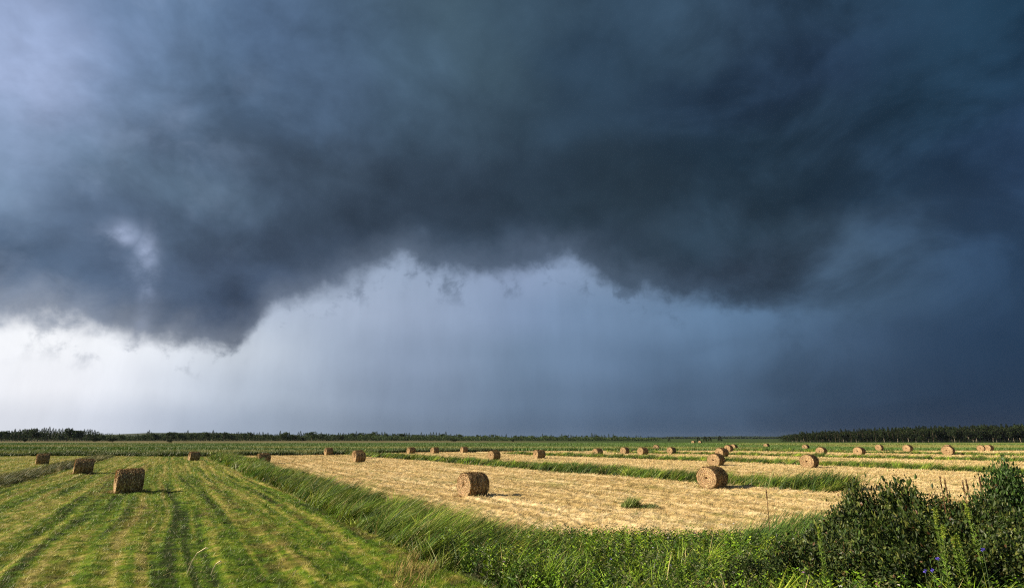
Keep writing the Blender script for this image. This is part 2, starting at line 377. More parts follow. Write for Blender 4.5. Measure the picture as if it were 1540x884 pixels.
hr = np.clip(.5+GX/140, 0, 1)[..., None]; GC = np.where((zn == Z_HEATH)[..., None], GC*(1-hr)+np.array((.045, .07, .022))*hr, GC)
for k, f in ((Z_GREEN, green_col), (Z_STRAW, straw_col), (Z_CROP, crop_col)):
    m_ = zn == k; GC[m_] = f(GX, GY)[m_]*(.8 if k == Z_STRAW else .75)
GC[zn == Z_DITCH] = (.03, .045, .012); GC[zn == Z_FRONT] = (.03, .04, .012)
nr, na = GX.shape
idx = np.arange(nr*na).reshape(nr, na)
Q = np.stack([idx[:-1, :-1], idx[:-1, 1:], idx[1:, 1:], idx[1:, :-1]], -1).reshape(-1, 4)[:, ::-1]
zq = zn[:-1, :-1].reshape(-1)
V_ = np.stack([GX, GY, GZ], -1).reshape(-1, 3); C_ = GC.reshape(-1, 3)
def sub_sheet(name, sel, m):
    q = Q[sel]; us, inv = np.unique(q, return_inverse=True)
    o = obj(name, mesh_np(name, V_[us], inv.reshape(q.shape), C_[us], quads=True, smooth=True), m); return tag(o, kind='structure')
sub_sheet('mown_field', zq == Z_GREEN, m_soil)
sub_sheet('stubble_field', zq == Z_STRAW, m_soil)
sub_sheet('ditch_ground', (zq == Z_DITCH) | (zq == Z_FRONT), m_soil)
sub_sheet('crop_field', zq == Z_CROP, m_far)
sub_sheet('ground', (zq == Z_HEATH) | (zq == Z_SOIL), m_far)

# ------------------------------------------------------------------ sampling helper: random points in the view wedge, density falling with distance
def wedge(n, y0, y1, half=1.02, power=1.0, x0=None, x1=None):
    """points with y in y0..y1, density ~ y**-power per area"""
    a, b = y0, y1; t = rng.random(n); e = 2-power
    y = (a**e+(b**e-a**e)*t)**(1/e) if abs(e) > 1e-3 else a*(b/a)**t
    x = (rng.random(n)*2-1)*half*y
    return x, y
def pick(x, y, z): k = zone(x, y) == z; return x[k], y[k]
WIND = np.array((1.0, .25)); WIND /= np.linalg.norm(WIND)
def bend_dir(n, spread=.5):
    a = math.atan2(WIND[1], WIND[0])+rng.normal(size=n)*spread; return np.stack([np.cos(a), np.sin(a)], 1)
def P3(x, y, z=0): return np.stack([x, y, np.zeros(len(x))+z], 1)

# short mown grass
b = Bag()
x, y = wedge(760000, 11.5, 105, power=1.75); x, y = pick(x, y, Z_GREEN); n = len(x)
c = green_col(x, y)*(1+.36*rng.normal(size=(n, 1))); sz = np.clip(y/14, 1, 5)
dry = rng.random(n) < .12; c[dry] = np.array((.36, .29, .12))*(1+.2*rng.normal(size=(dry.sum(), 1)))
uu, vv = UV(x, y); gz = .10*(fbm(x*2.5, y*2.5)-.5)+.10*(vn(uu*2.6, vv*.05)-.5); flat = rng.random(n) < .3
V, T, C = blades(P3(x, y, gz-.015), (.04+.08*rng.random(n)**1.5)*sz**.35*(.25+2.0*fbm(x*3.1, y*3.1)**2), .010*sz, np.where(flat, 1.8, .2+.7*rng.random(n)), .4*rng.random(n), bend_dir(n, 1.6), c*np.where(flat, 1.25, 1.)[:, None], seg=1, root=.9, tip=1.1)
b.add(V, T, C)
n = 15000; x, y = wedge(n, 11.5, 48, power=1.7); x, y = pick(x, y, Z_GREEN); n = len(x); per = 9; k = rng.random(n) < .15+1.5*np.clip(fbm(x*2.2+5, y*2.2)-.35, 0, 1); x, y = x[k], y[k]; n = len(x)
a = rng.random(n*per)*6.283; q = np.repeat(.07*np.clip(y/14, 1, 2.5), per)*np.sqrt(rng.random(n*per)); X_ = np.repeat(x, per)+q*np.cos(a); Y_ = np.repeat(y, per)+q*np.sin(a)
c = np.repeat(green_col(x, y)*1.15*(1+.4*rng.normal(size=(n, 1))), per, 0); uu, vv = UV(X_, Y_); gz = .10*(fbm(X_*2.5, Y_*2.5)-.5)+.10*(vn(uu*2.6, vv*.05)-.5)
b.add(*blades(P3(X_, Y_, gz-.02), .05+.10*rng.random(n*per), .013*np.repeat(np.clip(y/14, 1, 3), per), .2+.8*rng.random(n*per), .4*rng.random(n*per), bend_dir(n*per, 1.4), c, seg=1, root=.9, tip=1.1))
tag(obj('mown_grass', b.mesh('mown_grass'), m_grass), 'short mown green and yellow grass in streaked rows on the left field', 'grass', kind='stuff')
# cut straw
b = Bag()
x, y = wedge(900000, 16, 135, power=1.7); x, y = pick(x, y, Z_STRAW); n = len(x)
dn = fbm(x*2.3, y*2.3); k = rng.random(n) < .25+1.6*np.clip(dn-.35, 0, 1); x, y = x[k], y[k]; n = len(x)
c = straw_col(x, y)*(1+.22*rng.normal(size=(n, 1))); sz = np.clip(y/20, 1, 5)
gr = rng.random(n) < .07; c[gr] = np.array((.12, .15, .03))*(1+.2*rng.normal(size=(gr.sum(), 1)))
zz = np.clip(1-(y-60)/60, 0, 1)*straw_z(x, y)
V, T, C = blades(P3(x, y, zz-.01), (.04+.09*rng.random(n))*sz**.3, .015*sz, .4+1.8*rng.random(n), .3*rng.random(n), bend_dir(n, 1.2), c*1.05, seg=1, root=.75, tip=1.15)
b.add(V, T, C)
n = 13000; x, y = wedge(n, 17, 75, power=1.5); x, y = pick(x, y, Z_STRAW); n = len(x)
uu, vv = UV(x, y); k = rng.random(n) < .2+1.6*np.clip(vn(uu*2.4, vv*.12)-.3, 0, 1); x, y = x[k], y[k]; n = len(x); per = 9
sc = np.clip(y/24, 1, 3)**.6; a = rng.random(n*per)*6.283; q = np.repeat(.10*sc, per)*np.sqrt(rng.random(n*per)); X_ = np.repeat(x, per)+q*np.cos(a)*1.5; Y_ = np.repeat(y, per)+q*np.sin(a)
c = np.repeat(jitter_cols([(.30, .22, .09), (.46, .34, .15), (.20, .18, .05), (.16, .17, .035), (.55, .42, .2)], n, .2), per, 0)
b.add(*blades(P3(X_, Y_, straw_z(X_, Y_)-.02), (.07+.11*rng.random(n*per))*np.repeat(sc**.4, per), .016*np.repeat(sc, per), .2+1.2*rng.random(n*per), .3*rng.random(n*per), bend_dir(n*per, 1.5), c, seg=1, root=.9, tip=1.1))
tag(obj('cut_straw', b.mesh('cut_straw'), m_straw), 'pale golden cut straw and stubble strewn over the strips', 'straw', kind='stuff')

# ------------------------------------------------------------------ ditch and edge vegetation
GREENS = [(.06, .105, .008), (.105, .16, .010), (.03, .06, .008), (.15, .18, .02), (.07, .11, .015), (.04, .075, .010)]
def clumps(x, y, per, r, lean_sd=.45, col_sd=.28):
    """every tuft centre becomes `per` blades sharing height, lean direction and hue"""
    n = len(x); H_ = .40+.95*rng.random(n)**1.1; A = math.atan2(WIND[1], WIND[0])+rng.normal(size=n)*lean_sd; K = 1+col_sd*rng.normal(size=n); Q = .4+1.0*rng.random(n)
    rep = lambda a: np.repeat(a, per); m = n*per; a = rng.random(m)*6.283; q = rep(r*np.ones(n))*np.sqrt(rng.random(m))
    a2 = rep(A)+rng.normal(size=m)*.35
    hf = 1-.45*(q/np.maximum(rep(r*np.ones(n)), 1e-6))**2
    return rep(x)+q*np.cos(a), rep(y)+q*np.sin(a), rep(H_)*hf, np.stack([np.cos(a2), np.sin(a2)], 1), np.clip(rep(K), .35, 1.9), rep(Q)
def ditch_fill(name, fn, v0, v1, per_m, hmin, hmax, w, label, cols=GREENS, seg=2, pad=.15, lean=.35, y_min=14, per=24, r=.20):
    n = int(per_m*(v1-v0)/per*1.6); v = v0+(v1-v0)*rng.random(n)**1.35; a, b_ = fn(v)
    u = a-pad+(b_-a+2*pad)*rng.random(n); x, y = XY(u, v)
    k = (y < far_y(x)+3) & (y > np.minimum(front_y(x), y_min)) & (np.abs(x) < y*1.02); x, y = x[k], y[k]; n = len(x)
    cl = fbm(x*.9, y*.9); hb = hmin+(hmax-hmin)*np.clip(.15+1.3*(cl-.25), 0, 1.1)
    cc = jitter_cols(cols, n, .12)*(.7+.7*fbm(x*.5, y*.5))[:, None]; sc = np.clip(y/22, 1, 4)
    X_, Y_, hf, bd, K, Q = clumps(x, y, per, r*sc**.5, .7, .33); m = len(X_)
    pf = (.35+1.55*fbm(X_*.8+3, Y_*.8))[:, None]; c = np.repeat(cc, per, 0)*K[:, None]*pf*(1+.15*rng.normal(size=(m, 1))); dry = rng.random(m) < .07; c[dry] = np.array((.34, .28, .11))
    B = Bag(); B.add(*blades(P3(X_, Y_, -.18), (np.repeat(hb, per)*hf*(.8+.35*rng.random(m))+.12), w*np.repeat(sc, per), lean*Q, .25+.5*rng.random(m), bd, c*1.1, seg=seg, root=.8, tip=1.15))
    return tag(obj(name, B.mesh(name), m_grass), label, 'grass', kind='stuff')
ditch_fill('ditch_grass', ditch_A, 10, 106, 900, .4, 1.15, .021, 'wind bent tall green grass in the ditch between mown field and stubble', seg=3, lean=.6)
ditch_fill('ditch_grass', ditch_L, 30, 110, 520, .4, .8, .02, 'olive grass strip at the left between the two mown fields', cols=[(.08, .09, .02), (.15, .14, .05), (.03, .045, .01), (.025, .04, .01)])
ditch_fill('ditch_grass', ditch_B, 19.5, 104, 700, .45, 1.1, .024, 'tall green reedy grass strip behind the nearest stubble field', lean=.35)
ditch_fill('ditch_grass', ditch_C, 10, 95, 420, .4, 1.0, .02, 'second green grass strip across the stubble')
ditch_fill('ditch_grass', ditch_D, 10, 95, 320, .4, 1.0, .02, 'third green grass strip across the stubble')
ditch_fill('ditch_grass', ditch_E, 10, 95, 260, .4, 1.0, .02, 'farthest green grass strip across the stubble')

# far tall crop / reed bed in bands
B = Bag(); n = 620000
x, y = wedge(n, 92, 335, power=1.3); k = (y > far_y(x)+.5); x, y = x[k], y[k]
right = np.clip((x/y-.25)/.3, 0, 1); band = bandv(x, y)
k = (rng.random(len(x)) < np.where(band > .66, .3, 1.0)) & ~((right > .2) & (np.abs(y-far_y(x)-24-.02*x) < 4)) & ~((right > .3) & (np.abs(y-235) < 14)); x, y, band, right = x[k], y[k], band[k], right[k]; n = len(x)
h = (.55+.5*fbm(x*.12, y*.3))*(1-.3*right)*np.where(band > .66, .55, 1)*(1-.55*(y-92)/243); c = crop_mix(x, y)*(1+.12*rng.normal(size=(n, 1)))
B.add(*blades(P3(x, y, -.05), h*(.7+.5*rng.random(n)), (.0014*y)*(.5+.8*rng.random(n)), .3*rng.random(n), .3*rng.random(n), bend_dir(n, .6), c*1.1, seg=1, root=.9, tip=1.1))
tag(obj('crop', B.mesh('crop'), m_grass), 'dense dark green crop and reeds beyond the bales reaching to the woods', 'crop', kind='stuff')
# dark hedge-like bank closing the mown field
B = Bag(); n = 46000; x = rng.uniform(-115, 0, n); y = far_y(x)+rng.random(n)*5-1
cl = fbm(x*.25, y*.3)
c = jitter_cols([(.03, .055, .012), (.05, .08, .015), (.09, .12, .03)], n, .3)
B.add(*blades(P3(x, y, -.05), (.2+.9*cl)*(.7+.5*rng.random(n)), .12*(.5+rng.random(n)), .4*rng.random(n), .4*rng.random(n), bend_dir(n, .8), c, seg=2))
tag(obj('bank_scrub', B.mesh('bank_scrub'), m_grass), 'low dark scrub bank closing the far end of the mown field', 'scrub', kind='stuff')

# ------------------------------------------------------------------ foreground weeds
B = Bag()
# long grasses
n = 14000; x, y = wedge(n, 8.5, 18.5, half=1.1, power=1.); x, y = pick(x, y, Z_FRONT); n = len(x)
den = fbm(x*.6+4, y*.6); k = rng.random(n) < .35+1.1*den; x, y = x[k], y[k]; n = len(x)
hb = (.10+1.05*fbm(x*1.1+9, y*1.1)**1.2)*np.clip(.4+(front_y(x)-y)*.2, .4, 1)*(1-.25*np.clip((x-5)/3, 0, 1))
cc = jitter_cols([(.06, .11, .006), (.12, .19, .010), (.03, .06, .008), (.17, .23, .02), (.045, .085, .018)], n, .2)
X_, Y_, hf, bd, K, Q = clumps(x, y, 13, .10, 1.2, .35); m = len(X_)
pf = (.40+1.2*fbm(X_*.7+3, Y_*.7+6))[:, None]; c = np.repeat(cc, 13, 0)*K[:, None]*pf*(1+.12*rng.normal(size=(m, 1))); dry = rng.random(m) < .05; c[dry] = np.array((.38, .30, .13))
B.add(*blades(P3(X_, Y_, -.03), np.repeat(hb, 13)*hf*(.75+.5*rng.random(m)), .010+.010*rng.random(m), .32*Q, .1+.6*rng.random(m), bd, c*1.35, seg=3, root=.8, tip=1.15))
tag(obj('meadow_grass', B.mesh('meadow_grass'), m_grass), 'lush bright green uncut grass along the near edge of the stubble', 'grass', kind='stuff')
# broad leaved weeds
B = Bag(); nw = 15000
x, y = wedge(nw*2, 8.5, 18, half=.98, power=1.); x, y = pick(x, y, Z_FRONT)
k = rng.random(len(x)) < np.clip(.25+1.2*(fbm(x*.5+20, y*.5)-.3)+.2*(x > 3), 0, 1); x, y = x[k], y[k]; nw = len(x)
hh = (.25+.45*rng.random(nw))*np.clip(.5+(front_y(x)-y)*.3, .5, 1); base = jitter_cols([(.10, .18, .010), (.05, .10, .010), (.15, .22, .015), (.07, .08, .03), (.03, .06, .01)], nw, .25)
LP = []; LD = []; LS = []; LC = []
for j in range(16):
    t = (j+rng.random(nw))/16; a = j*2.4+rng.random(nw)*.8
    d = np.stack([np.cos(a), np.sin(a), .35+.5*rng.random(nw)], 1); d /= np.linalg.norm(d, axis=1)[:, None]
    LP.append(np.stack([x+.12*hh*t*WIND[0], y+.12*hh*t, hh*t], 1)); LD.append(d); LS.append((.125-.06*t)*(.6+.8*rng.random(nw))); LC.append(base*(.75+.6*t)[:, None])
B.add(*leaves(np.concatenate(LP), np.concatenate(LS), np.concatenate(LD), np.concatenate(LC), wide=.42))
B.add(*blades(P3(x, y), hh, np.full(nw, .012), np.full(nw, .12), np.zeros(nw), np.repeat(WIND[None], nw, 0), base*.8, seg=2))
tag(obj('weed_cover', B.mesh('weed_cover'), m_leaf), 'leafy green weeds among the near uncut grass', 'weeds', kind='stuff')
# tiny wild flowers
B = Bag(); nf = 110; x, y = wedge(nf, 9.5, 17, half=.9); x, y = pick(x, y, Z_FRONT); nf = len(x)
z = .35+.3*rng.random(nf); cc = np.array([(.75, .75, .78), (.7, .7, .6), (.42, .22, .45), (.35, .30, .75)])[rng.choice(4, nf, p=[.45, .2, .25, .1])]
for j in range(5):
    a = j*1.257; d = np.repeat(np.array([[math.cos(a), math.sin(a), .5]])/1.12, nf, 0)
    B.add(*leaves(np.stack([x, y, z], 1), np.full(nf, .028), d, cc, wide=.8))
B.add(*blades(P3(x, y), z, np.full(nf, .006), np.zeros(nf), np.zeros(nf), np.repeat(WIND[None], nf, 0), np.repeat([[.06, .1, .02]], nf, 0), seg=1, tip=1))
tag(obj('wild_flower_cover', B.mesh('wild_flower_cover'), m_petal), 'small white and mauve wild flowers dotted through the weeds', 'wild flowers', kind='stuff')
# dry tan tufts where the ditch meets the frame's foot
B = Bag(); n = 1300; x = rng.normal(-2.1, .3, n); y = rng.normal(14.4, 1.0, n)
k = fbm(x*1.5, y*1.5) > .42; x, y = x[k], y[k]; n = len(x)
B.add(*blades(P3(x, y), .1+.22*rng.random(n), np.full(n, .012), .4*rng.random(n), .6*rng.random(n), bend_dir(n, 1), jitter_cols([(.34, .25, .10), (.26, .17, .06), (.2, .2, .05)], n, .2), seg=2))
tag(obj('dry_grass', B.mesh('dry_grass'), m_straw), 'dry tan grass where the mown field meets the ditch in the foreground', 'grass', kind='stuff')
# green tuft standing in the stubble
def tuft_bag(n, r, h0, h1, cols, w=.02, lean=.6):
    a = rng.random(n)*6.283; q = r*np.sqrt(rng.random(n)); x, y = q*np.cos(a), q*np.sin(a)
    bd = np.stack([np.cos(a), np.sin(a)], 1)*.5+WIND*.7; bd /= np.linalg.norm(bd, axis=1)[:, None]
    B = Bag(); B.add(*blades(P3(x, y), (h0+(h1-h0)*rng.random(n))*(1.05-.8*(q/r)**2), np.full(n, w), lean*rng.random(n), .6*rng.random(n), bd, jitter_cols(cols, n, .25), seg=3)); return B
tx_, ty_ = gp(948, 762)
tag(obj('grass_tuft', tuft_bag(700, .42, .25, .62, [(.13, .19, .03), (.2, .22, .06), (.08, .13, .02)]).mesh('grass_tuft'), m_grass, loc=(tx_, ty_, 0)), 'lone green grass tuft standing in the pale stubble', 'grass tuft')
tx_, ty_ = gp(975, 766)
tag(obj('grass_tuft', tuft_bag(350, .45, .12, .3, [(.10, .14, .03), (.07, .10, .02)]).mesh('grass_tuft'), m_grass, loc=(tx_+.2, ty_+.6, 0)), 'low dark grass tuft just right of the taller tuft in the stubble', 'grass tuft')
# two pale bent stalks at the bottom left
for (px, py, tipx, tipy, lb) in ((281, 862, 303, 830, 'taller pale bent dry stalk at the bottom of the mown field'), (317, 864, 328, 847, 'shorter pale bent dry stalk at the bottom of the mown field')):
    x0, y0 = gp(px, py); B = Bag(); dx = (tipx-px)/F*y0; dz = (py-tipy)/F*y0*1.02
    P = [(0, 0, 0), (dx*.2, 0, dz*.45), (dx*.5, 0, dz*.8), (dx, 0, dz), (dx*1.15, 0, dz*.99)]
    B.add(*tube(P, [.015, .014, .013, .018, .006], (.75, .65, .38)))
    tag(obj('dry_stalk', B.mesh('dry_stalk'), m_straw, loc=(x0, y0, 0)), lb, 'dry stalk')

# reeds at the near right and along ditch B
def reed_bag(n, rx, ry, h0, h1, cols, w=.022, lean=.5):
    x = rx*.55*rng.normal(size=n); y = ry*.55*rng.normal(size=n); B = Bag()
    B.add(*blades(P3(x, y, -.05), h0+(h1-h0)*rng.random(n), np.full(n, w), lean*(.3+.7*rng.random(n)), .3+.6*rng.random(n), bend_dir(n, .35), jitter_cols(cols, n, .22), seg=4 if n < 3000 else 3)); return B
REED = [(.07, .13, .02), (.04, .08, .018), (.11, .18, .03)]
def reeds(px, Yd, n, rx, ry, h0, h1, lb, cols=REED, w=.022, lean=.5):
    X0 = (px-770)/F*Yd*1.02; B = reed_bag(n, rx, ry, h0, h1, cols, w, lean)
    return tag(obj('reed_clump', B.mesh('reed_clump'), m_grass, loc=(X0, Yd, 0)), lb, 'reeds', 'clumps of reeds')
reeds(1105, 15.2, 700, .8, .6, .75, 1.15, 'blue green reeds bending right, leftmost clump before the wild rose thicket')
reeds(1160, 15.6, 900, .8, .6, .95, 1.45, 'tall blue green reeds bending right, middle clump before the wild rose thicket')
reeds(1210, 15.0, 800, .8, .6, .9, 1.45, 'tall blue green reeds nearest the wild rose thicket')
CT = [(.05, .09, .015), (.03, .06, .012), (.11, .16, .02)]
def on_B(px, v=None):
    best = None
    for v in np.linspace(8, 100, 800):
        a, b_ = ditch_B(np.array([v])); x, y = XY(float(a[0]+b_[0])/2, v)
        if y < 5: continue
        q = abs(770+F*x/(y*math.cos(TH)-H*0)-px)
        if best is None or q < best[0]: best = (q, x, y)
    return best[1:]
for px, n, rx, h, lb in ((1222, 600, 2.2, 1.65, 'tall yellow green reeds rising from the grass strip left of the thicket'), (880, 500, 2.4, 1.3, 'tall dark reeds in the strip between stubble fields, left of centre bales'), (842, 400, 1.8, 1.3, 'leftmost dark reed clump in the strip behind the nearest stubble'), (920, 350, 1.6, 1.25, 'small reed clump just left of the dark bale pair at the strip'), (962, 260, 1.4, 1.15, 'short reed clump halfway to the large bale in the strip')):
    x, y = on_B(px); B = reed_bag(n, rx, .8, .8*h*.75, h, CT, .04, .12)
    tag(obj('reed_clump', B.mesh('reed_clump'), m_grass, loc=(x, y, -.1)), lb, 'reeds', 'clumps of reeds')

# ------------------------------------------------------------------ round bales
HAY = [(.32, .205, .09), (.22, .135, .055), (.42, .285, .13), (.12, .07, .028), (.52, .38, .20)]
def bale_parts(seed):
    global rng
    keep = rng; rng = np.random.default_rng(seed)
    Rr, Ln = .64, .60                                # radius, half length
    B = Bag(); na_, nl = 72, 22
    th = np.linspace(0, 2*np.pi, na_, endpoint=False); ll = np.linspace(-1, 1, nl)
    LL, TT = np.meshgrid(ll, th, indexing='ij')
    bulge = .97+.03*(1-LL**4)
    rr = Rr*bulge*(1+.05*(vn(LL*6+seed, TT*1.3)-.5)+.04*(vn(LL*4+20+seed, TT*7)-.5)+.05*(vn(LL*1.1+seed*3, TT*1.0+seed)-.5))
    sag = np.where(np.sin(TT) < -.75, .975, 1)
    V = np.stack([LL*Ln*(1+.02*(vn(TT*3, LL*0+seed)-.5)), rr*np.cos(TT), rr*sag*np.sin(TT)], -1).reshape(-1, 3)
    ii = np.arange(na_*nl).reshape(nl, na_); T = []
    for i in range(nl-1):
        for j in range(na_):
            a, b2, c2, d2 = ii[i, j], ii[i, (j+1) % na_], ii[i+1, (j+1) % na_], ii[i+1, j]; T += [(a, b2, c2), (a, c2, d2)]
    cb = vn(LL*9+seed, TT*1.2)*.6+vn(LL*20, TT*5)*.4
    C = (np.array((.12, .07, .03))+(np.array((.36, .24, .11))-np.array((.12, .07, .03)))*cb[..., None]).reshape(-1, 3)
    B.add(V, np.array(T), C)
    # strands wound around the barrel
    n = 3400; l0 = rng.uniform(-1, 1, n); t0 = rng.random(n)*6.283; dl = rng.normal(size=n)*.035; dt = .10+.22*rng.random(n)
    cb = vn(l0*9+seed, t0*1.2); c = jitter_cols(HAY, n, .2)*(.55+.8*cb)[:, None]
    def sp(l, t, off): q = Rr*(.97+.03*(1-np.clip(l, -1, 1)**4))+off; return np.stack([l*Ln, q*np.cos(t), q*np.sin(t)], 1)
    w = .012+.02*rng.random(n); o2 = .012+.055*rng.random(n)**1.5
    V = np.stack([sp(l0-w/2/Ln, t0, .004), sp(l0+w/2/Ln, t0, .004), sp(l0+dl+w/2/Ln, t0+dt/2, o2), sp(l0+dl-w/2/Ln, t0+dt/2, o2), sp(l0+2*dl, t0+dt, o2*rng.uniform(.3, 1.6, n))], 1).reshape(-1, 3)
    T = (np.arange(n)[:, None, None]*5+np.array([(0, 1, 2), (0, 2, 3), (3, 2, 4)])[None]).reshape(-1, 3)
    B.add(V, T, np.repeat(c, 5, 0)); V_b = B
    V_b.V = [v+np.array((0, 0, Rr-.02)) for v in V_b.V]
    barrel = V_b.mesh('barrel')
    faces = []
    for sgn in (-1, 1):
        B = Bag(); nrr, nth = 26, 72; r = np.linspace(0.0, 1, nrr); RRg, TTg = np.meshgrid(r, th, indexing='ij')
        sp_ = .5+.5*np.cos(2*np.pi*(RRg*5.5+TTg/(2*np.pi)*sgn)+2*vn(RRg*4+seed, TTg*2))
        depth = .035*sp_*np.clip(RRg*6, 0, 1)-.16*np.exp(-(RRg/.15)**2)-.03*np.clip((RRg-.85)/.15, 0, 1)**2+.02*vn(RRg*20, TTg*6)
        XX = sgn*(Ln-.015+depth); q = RRg*Rr*.985
        V = np.stack([XX, q*np.cos(TTg), q*np.sin(TTg)+Rr-.02], -1).reshape(-1, 3)
        C = (np.array((.17, .10, .05))+(np.array((.48, .34, .19))-np.array((.17, .10, .05)))*(sp_*.65+.35*vn(RRg*14, TTg*5))[..., None]).reshape(-1, 3)
        C *= np.clip(.35+RRg.reshape(-1, 1)*6, 0, 1)
        ii = np.arange(nrr*nth).reshape(nrr, nth); T = []
        for i in range(nrr-1):
            for j in range(nth):
                a, b2, c2, d2 = ii[i, j], ii[i, (j+1) % nth], ii[i+1, (j+1) % nth], ii[i+1, j]; T += [(a, b2, c2), (a, c2, d2)] if sgn < 0 else [(a, c2, b2), (a, d2, c2)]
        B.add(V, np.array(T), C)
        n = 1500; q0 = np.sqrt(rng.uniform(.03, 1, n))*.97; t0 = rng.random(n)*6.283; dt = (.06+.12*rng.random(n))/np.clip(q0, .2, 1); dq = .02*rng.normal(size=n)
        w = .010+.018*rng.random(n); o1 = Ln+.02+.02*rng.random(n)
        def fp(q, t, o): return np.stack([sgn*o, q*Rr*np.cos(t), q*Rr*np.sin(t)+Rr-.02], 1)
        V = np.stack([fp(q0-w, t0, o1-.02), fp(q0+w, t0, o1-.02), fp(q0+dq, t0+dt, o1+.03*rng.random(n))], 1).reshape(-1, 3)
        T = (np.arange(n)[:, None]*3+np.arange(3)[None])
        B.add(V, T, np.repeat(jitter_cols([(.46, .32, .17), (.34, .22, .11), (.56, .42, .25), (.2, .12, .06)], n, .15), 3, 0))
        faces.append(B.mesh('end_face'))
    # twine turns
    tw = []
    for l in np.linspace(-.8, .8, 7):
        t = np.linspace(0, 2*np.pi, 40); q = Rr*1.012
        tw.append(tube(np.stack([np.full(40, l*Ln)+.01*np.sin(3*t+seed), q*np.cos(t), q*np.sin(t)+Rr-.02], 1), .007, (.10, .06, .03), 4))
    B = Bag()
    for q in tw: B.add(*q)
    rng = keep
    return barrel, faces, B.mesh('twine')
protos = []
def bale_proto(i):
    e = empty('round_bale', (0, 0, 0)); ba, fa, tw = bale_parts(11+i*7)
    obj('barrel', ba, m_hay, e); obj('end_face', fa[0], m_hay, e); obj('end_face', fa[1], m_hay, e); obj('twine', tw, m_hay, e)
    return e
protos = [bale_proto(i) for i in range(5)]
used = [False]*5
# px, base py, scale, extra turn (degrees), label
BALES = [(192, 740, 1.0, 2, 'big brown bale leaning on the mown grass, nearest at the left'),
 (124, 712, .98, 0, 'middle bale of the left row, beside the grass strip on the mown field'),
 (63, 699, .98, 3, 'leftmost bale, on the yellow field beyond the left grass strip'),
 (291, 693, .95, 5, 'small bale at the far end of the streaked mown field'),
 (395, 698, .98, 4, 'bale at the far left corner of the nearest stubble field'),
 (494, 685, 1., 0, 'small bale at the far edge of the nearest stubble, left of the touching pair'),
 (540, 695.5, .98, -6, 'nearer bale of the touching pair on the left part of the stubble'),
 (538, 690.5, .98, 8, 'farther bale of the touching pair on the left part of the stubble'),
 (711, 746, 1.0, 0, 'large lone bale on bright stubble at the centre, spiral end facing left'),
 (618, 683, 1., 0, 'small bale at the far left end of the second stubble strip'),
 (654, 682.5, .95, 6, 'second small bale from the left end of the second stubble strip'),
 (698, 681.5, .95, -5, 'third small bale from the left on the second stubble strip'),
 (743, 692, 1.0, 4, 'bale half hidden behind the grass strip straight above the central bale'),
 (811, 690, 1.02, -6, 'bale on the second stubble strip just left of the tall dark reeds'),
 (899, 686, 1.02, -4, 'bale with grass at its foot above the tall dark reeds'),
 (940, 683, 1.0, 6, 'small bale in a row of three, left one, on the second strip'),
 (967, 684.5, 1.05, -3, 'small bale in a row of three, middle one, on the second strip'),
 (987, 677.5, 1.05, 28, 'round topped bale showing its full end beside the dark crop'),
 (1010, 683, 1.0, 4, 'small bale in a row of three, right one, on the second strip'),
 (1072, 733, 1.04, 3, 'largest bale at the right, its spiral end lit, before the grass strip'),
 (1078, 700, 1.08, 6, 'bale right behind the largest right hand bale'),
 (1086, 688, 1.15, -4, 'third bale in the receding line behind the largest right hand bale'),
 (1096, 680, 1.15, 8, 'fourth bale in the receding line at the right'),
 (1104, 677, 1.1, 4, 'last and smallest bale in the receding line at the right'),
 (1218, 703, 1.08, 5, 'pale round faced bale on the stubble above the rose thicket'),
 (1236, 684, 1.1, 4, 'bale on the thin strip just above the pale round faced one'),
 (1293, 685, 1.15, -3, 'bale on the thin strip right of the pale round faced one'),
 (1212, 677, 1.05, 3, 'tiny bale in the greens at the left edge of the right wood'),
 (1323, 678, 1.1, 2, 'faint bale buried in tall grass below the right wood'),
 (1366, 680, 1.2, -5, 'bale in green grass below the middle of the right wood'),
 (1427, 684.5, 1.3, 5, 'large domed bale at the far right near the tall shrub'),
 (1426, 677, 1.1, 3, 'bale peeping over the large domed one at the far right'),
 (1476, 679, 1.1, 4, 'left bale of the far right touching pair above the shrub'),
 (1488, 678.5, 1.1, -12, 'right bale of the far right touching pair above the shrub'),
 (1153, 674, 1.0, 0, 'pale flattened bale in the green crop right of the receding line'),
 (1043, 667.5, 1.2, 3, 'tiny far bale left of the dark lone trees on the horizon'),
 (1053, 667.5, 1.2, 8, 'tiny far bale touching the dark lone trees on the horizon')]
for i, (px, py, s, turn, lb) in enumerate(BALES):
    k = i % 5; o = protos[k] if not used[k] else copy_tree(protos[k]); used[k] = True
    x, y = gp(px, py-(1 if py < 700 else 0)); o.location = (x, y, -.03); o.rotation_euler = (0 if i < 3 else R((i*37 % 5)-2), R((i*23 % 5)-2)*.8, R(38+turn)); o.scale = (s*(1+.06*math.sin(i*2.1)), s*(1.02+.03*math.sin(i*1.3)), s*(.985-.05*abs(math.sin(i*3.7))))
    tag(o, lb, 'hay bale', 'round bales standing on the fields')
# leaning one
# a few straw wisps around near bales
B = Bag()
for i in (0, 1, 8, 19, 20, 24):
    x0, y0 = gp(*BALES[i][:2]); n = 420; a = rng.random(n)*6.28; q = .55+.5*rng.random(n)
    x = x0+q*np.cos(a)*1.1; y = y0+.1+q*np.sin(a)*.8
    B.add(*blades(P3(x, y), .08+.14*rng.random(n), np.full(n, .025), .9*rng.random(n)+.3, .2*rng.random(n), bend_dir(n, 2), jitter_cols([(.4, .3, .13), (.3, .2, .09)], n, .2), seg=1))
tag(obj('loose_straw', B.mesh('loose_straw'), m_straw), 'loose straw wisps around the feet of the nearest bales', 'straw', kind='stuff')

